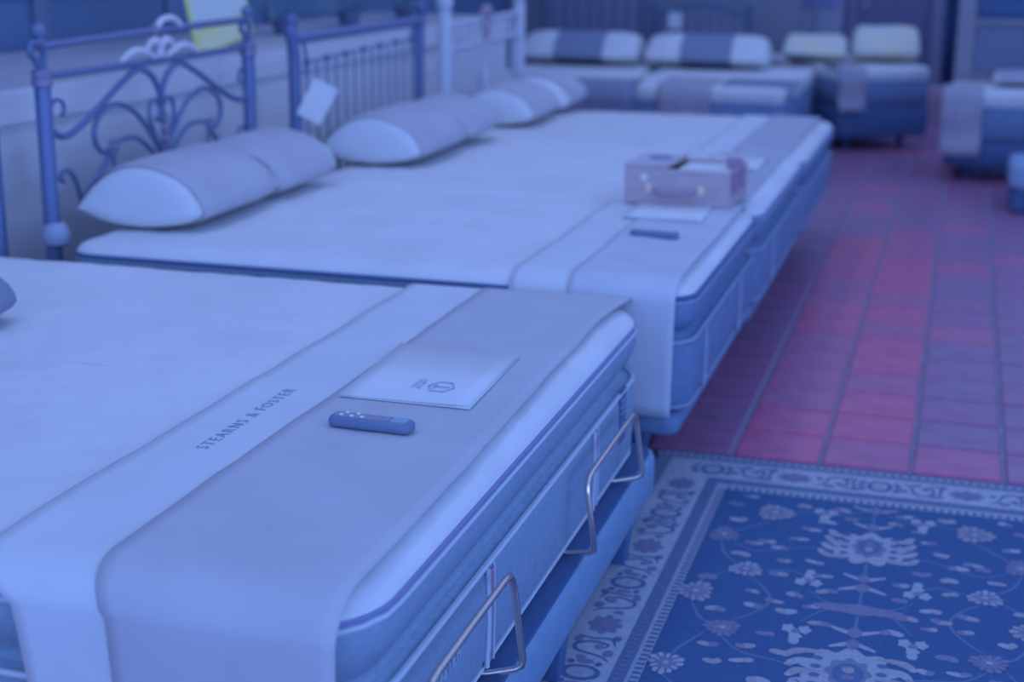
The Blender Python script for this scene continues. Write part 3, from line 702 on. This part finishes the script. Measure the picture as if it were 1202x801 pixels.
def wing(x, y, w_, sg, mi=0):
    stroke([(x-w_, y+sg*.012), (x-w_*.5, y-sg*.004), (x, y-sg*.014), (x+w_*.5, y-sg*.004), (x+w_, y+sg*.012)], .010, mi)
    fan(x, y-sg*.010, w_*.30, .026, lambda a: 1, 2, MZ+.0004, 20); fan(x, y-sg*.010, w_*.13, .014, lambda a: 1, 3, MZ+.0006, 14)
def trefoil(x, y, s):
    for dx, dy in ((-.018, -.014*s), (.018, -.014*s), (0, .022*s)): fan(x+dx, y+dy, .017, .024, lambda a: .85+.15*math.cos(5*a), 0, MZ, 20)
    fan(x, y+.046*s, .012, .018, lambda a: 1, 0, MZ, 14); fan(x, y-.004*s, .010, .012, lambda a: 1, 3, MZ+.0004, 14)
def leafs(x, y, rn):
    a = rn.uniform(-.5, .5); L = rn.uniform(.016, .024); w_ = rn.uniform(.010, .015)
    fan(x, y, L, w_*1.25, lambda q: 1-.25*abs(math.sin(q))**2, rn.choice((0, 1, 1, 2)), MZ, 16, a)
    fan(x+rn.choice((-1, 1))*L*.8, y+rn.uniform(-.006, .006), L*.55, w_*1.1, lambda q: 1, rn.choice((3, 2, 1)), MZ+.0002, 12, a+.3)
ROS = [(-.385, 3.828, .056, .062), (-.495, 3.635, .044, .056), (-.409, 3.427, .047, .048), (-.505, 3.262, .048, .062), (-.415, 3.085, .047, .048), (-.505, 2.879, .043, .056), (-.385, 2.69, .056, .062)]
LEAF = [(-.386, 3.618), (-.479, 3.745), (-.409, 3.596), (-.35, 3.587), (-.276, 3.734), (-.255, 3.854), (-.21, 3.9), (-.487, 3.356), (-.325, 3.421), (-.374, 3.3), (-.369, 3.223), (-.316, 3.259), (-.282, 3.212), (-.282, 3.312), (-.23, 3.256), (-.256, 3.521), (-.437, 2.993), (-.348, 3.01), (-.322, 3.082), (-.28, 3.001), (-.356, 2.937), (-.415, 2.915), (-.212, 3.171), (-.212, 3.351), (-.24, 3.80), (-.31, 3.90), (-.46, 3.93), (-.50, 3.86), (-.30, 3.66), (-.44, 3.52), (-.22, 3.44), (-.33, 3.505), (-.24, 2.80), (-.30, 2.86), (-.47, 2.78), (-.18, 3.84), (-.45, 3.18)]
rn = random.Random(11)
for k, (x, y, a, c) in enumerate(ROS):
    for xx in (x, 2*AXR-x): rosette(xx, y, a, c, k)
for x, y in LEAF:
    for xx in (x, 2*AXR-x): leafs(xx, y, rn)
for y, s in ((3.406, 1), (3.113, -1), (3.86, -1)):
    for x in (-.254, 0.0): trefoil(x, y, s)
palmette(AXR, 3.648, .098, .112, -1); palmette(AXR, 2.955, .11, .112, 1)
palmette(AXR, 2.25, .11, .11, 1)
wing(AXR, 3.929, .060, 1, 1); wing(AXR, 3.805, .05, 1, 0); wing(AXR, 3.46, .05, 1, 0); wing(AXR, 3.385, .056, -1); wing(AXR, 3.155, .056, 1); wing(AXR, 3.075, .05, -1)
fan(AXR, 3.27, .105, .040, lambda a: .55+.45*abs(math.cos(a))**2, 2); fan(AXR, 3.27, .05, .030, lambda a: 1, 3, MZ+.0003); fan(AXR, 3.27, .028, .018, lambda a: 1, 2, MZ+.0005)
mb.loft([[(AXR-.004, y, MZ-.0003) for y in (2.5, 3.96)], [(AXR+.004, y, MZ-.0003) for y in (2.5, 3.96)]], mi=6, closed=False)
for s in (1, -1):
    def vx(L): return [(AXR+s*(x-AXR), y) for x, y in L]
    for L in ([(AXR, 3.93), (-.22, 3.86), (-.30, 3.86), (-.385, 3.83)], [(-.385, 3.77), (-.44, 3.70), (-.495, 3.635)], [(-.47, 3.60), (-.40, 3.55), (-.30, 3.60), (-.22, 3.62)], [(-.495, 3.58), (-.47, 3.5), (-.41, 3.43)],
              [(-.41, 3.39), (-.36, 3.34), (-.33, 3.26), (-.36, 3.18), (-.41, 3.12)], [(-.45, 3.40), (-.50, 3.34), (-.505, 3.27)], [(-.37, 3.43), (-.30, 3.45), (-.25, 3.41)], [(-.25, 3.35), (-.20, 3.29), (AXR, 3.27), (-.20, 3.25), (-.25, 3.17)],
              [(-.41, 3.04), (-.36, 2.98), (-.28, 2.96), (-.24, 2.94)], [(-.505, 3.2), (-.47, 3.12), (-.43, 3.09)], [(-.45, 3.05), (-.49, 2.96), (-.505, 2.89)], [(-.505, 2.83), (-.44, 2.75), (-.385, 2.69)]):
        stroke(vx(L), .0045, 6, MZ-.0003, 6)
# border ornament: dark ovals, scrolling vines, palmettes; comb teeth and guard dots
def border(ax_, place, L0, L1, per, ph):
    k0 = int((L0-ph)/per)-1
    for k in range(k0, k0+int((L1-L0)/per)+4):
        c = ph+k*per
        for q, kind in ((0, 'o'), (.5, 'p'), (.25, 'v'), (.75, 'v')):
            u = c+q*per
            if not (L0+.03 < u < L1-.03): continue
            if kind == 'o':
                place('fan', 0, u, .044, .036, 4); place('fan', 0, u, .031, .023, 0); place('fan', 0, u, .016, .012, 4); place('fan', 0, u, .010, .007, 1)
                for e in (-1, 1): place('fan', 0, u+e*.052, .020, .010, 2); place('fan', 0.03, u+e*.045, .008, .010, 4); place('fan', -.03, u+e*.045, .008, .010, 4)
            if kind == 'p':
                place('ros', 0, u, .040, .05, 3); place('fan', 0, u, .022, .026, 2); place('fan', 0, u, .010, .012, 0)
            if kind == 'v':
                e = 1 if q < .5 else -1
                place('str', [(.045*e, -.055), (.02*e, -.035), (-.03*e, -.02), (-.04*e, .01), (-.005*e, .03), (.03*e, .02), (.02*e, .0)], u, .0045, 0, 4)
                place('str', [(-.045*e, .055), (-.01*e, .045), (.03*e, .05), (.045*e, .02)], u, .004, 0, 4)
                place('fan', .038*e, u-.02, .012, .016, 3); place('fan', -.04*e, u+.035, .010, .014, 2); place('fan', .012*e, u+.008, .009, .011, 2); place('fan', -.015*e, u-.05, .012, .010, 3); place('fan', .042*e, u+.055, .010, .012, 4)
ZC = [MZ]
def placer(tr):
    def f(kind, a, u, p, q, mi):
        ZC[0] += .0000004
        if kind == 'fan':
            x, y = tr(a, u); rx, ry = tr.size(p, q); fan(x, y, rx, ry, lambda t_: 1, mi, ZC[0]+{4: 0, 0: .0003, 1: .0006, 2: .0004, 3: .0001}[mi], 18)
        elif kind == 'ros':
            x, y = tr(a, u); rx, ry = tr.size(p, q); fan(x, y, rx, ry, lambda t_: .72+.28*abs(math.cos(4*t_)), mi, ZC[0])
        else:
            stroke([tr(dx, u+dy) for dx, dy in a], p, mi, ZC[0], 4) if False else stroke([tr(dx, u+dy) for dx, dy in a], p, 4, ZC[0], 4)
    return f
def mk(fn, sz):
    fn.size = sz; return fn
border(0, placer(mk(lambda a, u: (-.669+a, u), lambda p, q: (p, q))), RY0+.2, 4.06, .4765, 3.258)
border(0, placer(mk(lambda a, u: (.415+a, u), lambda p, q: (p, q))), RY0+.2, 4.06, .4765, 3.258)
border(0, placer(mk(lambda a, u: (u, 4.119+a), lambda p, q: (q, p))), -.735, .48, .4765, AXR)
y = RY0+.27
while y < 3.97:
    for s in (1, -1):
        def px(x): return AXR+s*(x-AXR)
        a, c = sorted((px(-.563), px(-.545)))
        mb.add([(a, y, MZ), (c, y, MZ), (c, y+.010, MZ), (a, y+.010, MZ)], [(0, 1, 2, 3)], 4)
        fan(px(-.589), y+.006, .009, .006, lambda t_: 1, 3, MZ, 8); fan(px(-.765), y+.006, .012, .006, lambda t_: 1, 0, MZ+.0004, 8)
    y += .0215
x = -.54
while x < .29:
    mb.add([(x, 3.970, MZ), (x+.010, 3.970, MZ), (x+.010, 3.992, MZ), (x, 3.992, MZ)], [(0, 1, 2, 3)], 4); fan(x+.005, 4.03, .006, .010, lambda t_: 1, 3, MZ, 8); x += .0215
x = -.78
while x < .53:
    fan(x, 4.222, .007, .014, lambda t_: 1, 0, MZ+.0004, 8); x += .024
o = mb.build('woven_motifs', RM, rug, smooth=False); o['kind'] = 'stuff'

# ------------------------------------------------------------------ far beds
def simple_mattress(t, x0, x1, y0, y1, zb, zt, side, M=None, top=knit_far):
    b = MB(); zm = zt-.09; b.loft([rr(x0+d, x1-d, y0+d, y1-d, .09-d, z, 5) for d, z in ((.02, zb), (0, zb+.02), (0, zm-.02), (.012, zm))], True, False, M=M); b.build('border', side, t, ang=70)
    b = MB(); b.loft([rr(x0+d, x1-d, y0+d, y1-d, .10-d, z, 5) for d, z in ((.012, zm), (0, zm+.02), (0, zt-.03), (.012, zt-.01), (.05, zt))], False, True, M=M); b.build('pillow_top', top, t, ang=70)
    b = MB(); b.tube(dense([(M @ Vector(p)) if M else p for p in rr(x0, x1, y0, y1, .09, zm, 5)], .08), .007, 6, True); b.build('cord', cord_m, t)
GB = 'far bed sets'
def far_set(x0, x1, y0, y1, mlabel, blabel, side=border2_m, M=None, zt=.60, zb=.215):
    cx, cy = (x0+x1)/2, (y0+y1)/2
    c = (M @ Vector((cx, cy, 0))) if M else Vector((cx, cy, 0))
    t = thing('mattress', mlabel, 'mattress', (c.x, c.y, zb)); simple_mattress(t, x0, x1, y0, y1, zb, zt, side, M)
    q = thing('bed_base', blabel, 'bed base', (c.x, c.y, 0))
    b = MB(); b.loft([rr(x0+d, x1-d, y0+d, y1-d, .06, z, 4) for d, z in ((.01, .10), (0, .12), (0, zb-.02), (.01, zb-.004))], True, True, M=M); b.build('platform', navy_gloss, q, ang=70)
    for x in (x0+.16, x1-.16):
        for y in (y0+.16, y1-.16):
            b = MB(); b.lathe((0, 0, 0), [(.022, 0), (.026, .02), (.034, .11)], 10); o3 = M @ Vector((x, y, 0)) if M else Vector((x, y, 0)); b.v = [(v[0]+o3.x, v[1]+o3.y, v[2]) for v in b.v]; b.build('leg', leg_m, q)
    return t
def throw(label, x0, x1, y0, yb, zt, zlow, m, M=None, name='foot_runner'):
    """a cloth over the front edge y0 of a bed, back to yb"""
    c = Vector(((x0+x1)/2, y0, zt)); c = M @ c if M else c
    t = thing(name, label, 'bed runner', c)
    rows = []
    for y, z in [(yb, zt+.008), ((y0+yb)/2, zt+.008), (y0+.04, zt+.008), (y0+.0, zt-.004), (y0-.018, zt-.04)]+[(y0-.022-.012*math.sin(k*1.3), zt-.04-(zt-.04-zlow)*k/6) for k in range(1, 7)]:
        rows.append([(M @ Vector(q)) if M else q for q in [(x0+(x1-x0)*i/8+.015*noise.noise((i, z*6, 2))*(1 if z < zt-.05 else .3), y-.008*abs(noise.noise((i*1.7, 0, 4)))*(1 if z < zt else 0), z) for i in range(9)]])
    b = MB(); b.loft(rows, closed=False); o = b.build('cloth', m, t, ang=180); md = o.modifiers.new('thick', 'SOLIDIFY'); md.thickness = .006; md.offset = 0
    return t
far_set(-3.22, -2.22, 9.62, 11.62, 'far left mattress of the pair standing against the back wall', 'dark base of the far left bed against the back wall')
far_set(-2.16, -1.06, 9.72, 11.60, 'far right mattress of the pair standing against the back wall', 'dark base of the far right bed against the back wall')
throw('slate runner over the foot of the far left bed', -2.75, -2.03, 9.62, 9.95, .60, .36, dark_sleeve)
throw('patterned lavender throw over the foot of the far right bed', -1.90, -1.55, 9.72, 10.2, .60, .33, lav_cloth)
throw('slate runner over the foot end of the far right bed, beside the lavender throw', -1.50, -1.02, 9.80, 10.25, .603, .52, dark_sleeve)
for x, L in ((-2.78, 'sleeved pillow at the head of the far left bed'), (-1.82, 'sleeved pillow at the head of the far right bed')):
    pillow(L, (x, 11.25, .606), .90, .52, .24, PI/2, 'pillows on the far pair of beds', dark_sleeve, a=.22, bq=.24, wm=knit_far)
def far_headboard(label, x0, x1, y, z1, arch):
    t = thing('wooden_headboard', label, 'headboard', ((x0+x1)/2, y, 0))
    for x in (x0, x1):
        b = MB(); b.lathe((x, y, 0), [(.03, 0), (.032, .02), (.032, z1-.05), (.04, z1-.03), (.02, z1)], 12); b.build('post', mat('dim_wood', (56, 84, 152), .6), t)
    b = MB(); b.tube(spline([(x0, y, z1-.12), ((x0*3+x1)/4, y, z1-.12+arch*.7), ((x0+x1)/2, y, z1-.12+arch), ((x0+x1*3)/4, y, z1-.12+arch*.7), (x1, y, z1-.12)], 6), .022, 8); b.build('top_rail', MATS['dim_wood'], t)
    b = MB(); b.tube([(x0, y, .45), (x1, y, .45)], .02, 8); b.build('bottom_rail', MATS['dim_wood'], t)
    n = 8
    for k in range(1, n):
        u = k/n; x = x0+(x1-x0)*u
        b = MB(); b.bbox(x-.028, x+.028, y-.008, y+.008, .45, z1-.13+arch*math.sin(PI*u)*.95, .003); b.build('slat', mat('dim_slat', (66, 88, 156), .7), t)
far_headboard('slatted dark headboard behind the far left bed', -3.28, -2.46, 11.95, 1.35, .02)
far_headboard('arched dark headboard behind the far right bed', -2.36, -1.62, 11.95, 1.06, .10)
tg = thing('price_tag', 'pale tag hanging on the arched far headboard', 'tag', (-2.2, 11.9, .9), 'white tags hung on headboards')
b = MB(); b.bbox(-2.26, -2.15, 11.90, 11.904, .84, .97, .0008); b.build('card', sheet, tg, smooth=False)

# the tall turned bed with cream pillows
M7 = Matrix.Translation((-.85, 11.35, 0)) @ Matrix.Rotation(math.radians(33), 4, 'Z')
far_set(0, .78, 0, 1.45, 'slate blue mattress standing turned at the end of the aisle', 'dark base with round legs under the turned mattress', border2_m, M7, .62, .34)
throw('lavender cloth hanging over the corner of the turned mattress', -.02, .20, 0, .3, .625, .30, lav_cloth, M7)
pc = pillow('cream pillow on the turned bed, the left one', (-1.10, 11.95, .632), .48, .46, .19, PI/2, 'cream pillows on the turned bed', cream_pillow, a=.0, bq=0, wm=cream_pillow)
pillow('cream pillow on the turned bed, the taller right one', (-.585, 12.07, .632), .50, .50, .26, PI/2+.1, 'cream pillows on the turned bed', cream_pillow, a=.0, bq=0, wm=cream_pillow)

# bed at the right with tan headboard
far_set(-.075, 1.6, 10.17, 11.0, 'slate mattress at the right edge below the tan headboard', 'dark base of the bed at the right edge', border2_m, None, .585, .27)
throw('pale lavender cloth with a faint mark hanging at the corner of the right bed', -.11, .15, 10.17, 10.55, .588, .17, lav_cloth)
t = thing('wooden_headboard', 'tan framed headboard with slate panel at the right edge', 'headboard', (.75, 11.06, 0))
for x in (-.01, 1.5):
    b = MB(); b.bbox(x-.045, x+.075, 11.03, 11.09, 0, 1.18, .008); b.build('post', tan_wood, t)
b = MB(); b.bbox(.065, 1.455, 11.035, 11.085, .97, 1.01, .006); b.bbox(.065, 1.455, 11.035, 11.085, .56, .63, .006); b.build('rail', tan_wood, t)
b = MB(); b.bbox(.065, 1.455, 11.05, 11.07, .63, .97, .006); b.build('panel', slate_panel, t)
b = MB(); b.bbox(.065, 1.455, 11.045, 11.08, 1.01, 1.16, .03); b.build('crest_board', navy_gloss, t)
pillow('pale pillow at the right edge on the bed below the tan headboard', (.46, 10.75, .59), .5, .4, .10, PI/2, None, lav_cloth, a=0, bq=0)
t = thing('ottoman', 'low navy ottoman with pale cushion at the right edge of the aisle', 'ottoman', (.62, 9.25, 0))
b = MB(); b.bbox(.33, .95, 9.02, 9.6, 0.0, .12, .02); b.build('box', navy_gloss, t)
b = MB(); b.bbox(.315, .965, 9.0, 9.62, .12, .28, .04); b.build('cushion', mat('pale_blue_cushion', (84, 120, 200), .8), t)

# furniture at the end of the shop
t = thing('cabinet', 'pale lavender cabinet beyond the turned bed', 'cabinet', (-1.25, 14.0, 0))
b = MB(); b.bbox(-1.56, -1.06, 13.8, 14.1, 0, 1.25, .01); b.build('carcass', pale_cab, t)
for x in (-1.54, -1.30):
    b = MB(); b.bbox(x, x+.22, 13.785, 13.80, .08, .92, .005); dd = b.build('door', mat('cabinet_front', (94, 116, 186), .7), t)
    b = MB(); b.ball((x+.11+(.08 if x < -1.4 else -.08), 13.778, .6), .014, 8); b.build('knob', chrome, dd)
b = MB(); b.bbox(-1.53, -1.10, 13.79, 13.80, .97, 1.2, .004); b.build('shelf_back', mat('cabinet_niche', (78, 104, 196), .7), t)
t = thing('curtain', 'dark navy curtain hanging at the end of the aisle', 'curtain', (-.10, 15.5, 0))
rows = [[(-.19+.27*i/24, 15.5+.03*math.sin(i*1.6), z) for i in range(25)] for z in (.10, .8, 1.6, 2.4)]
b = MB(); b.loft(rows, closed=False); o = b.build('fabric', navy_gloss, t, ang=180); md = o.modifiers.new('thick', 'SOLIDIFY'); md.thickness = .008
b = MB(); b.tube([(-.25, 15.5, 2.42), (.14, 15.5, 2.42)], .012, 8); b.build('rod', iron, t)
t = thing('carton', 'pinkish carton on the floor at the end of the aisle', 'box', (-.16, 13.6, 0))
b = MB(); b.bbox(-.28, -.06, 13.5, 13.75, 0.0, .30, .004); b.build('body', box_m, t, smooth=False)
b = MB(); b.bbox(-.285, -.055, 13.495, 13.755, .20, .305, .004); b.build('lid', mat('carton_lid', (112, 112, 176), .8), t, smooth=False)
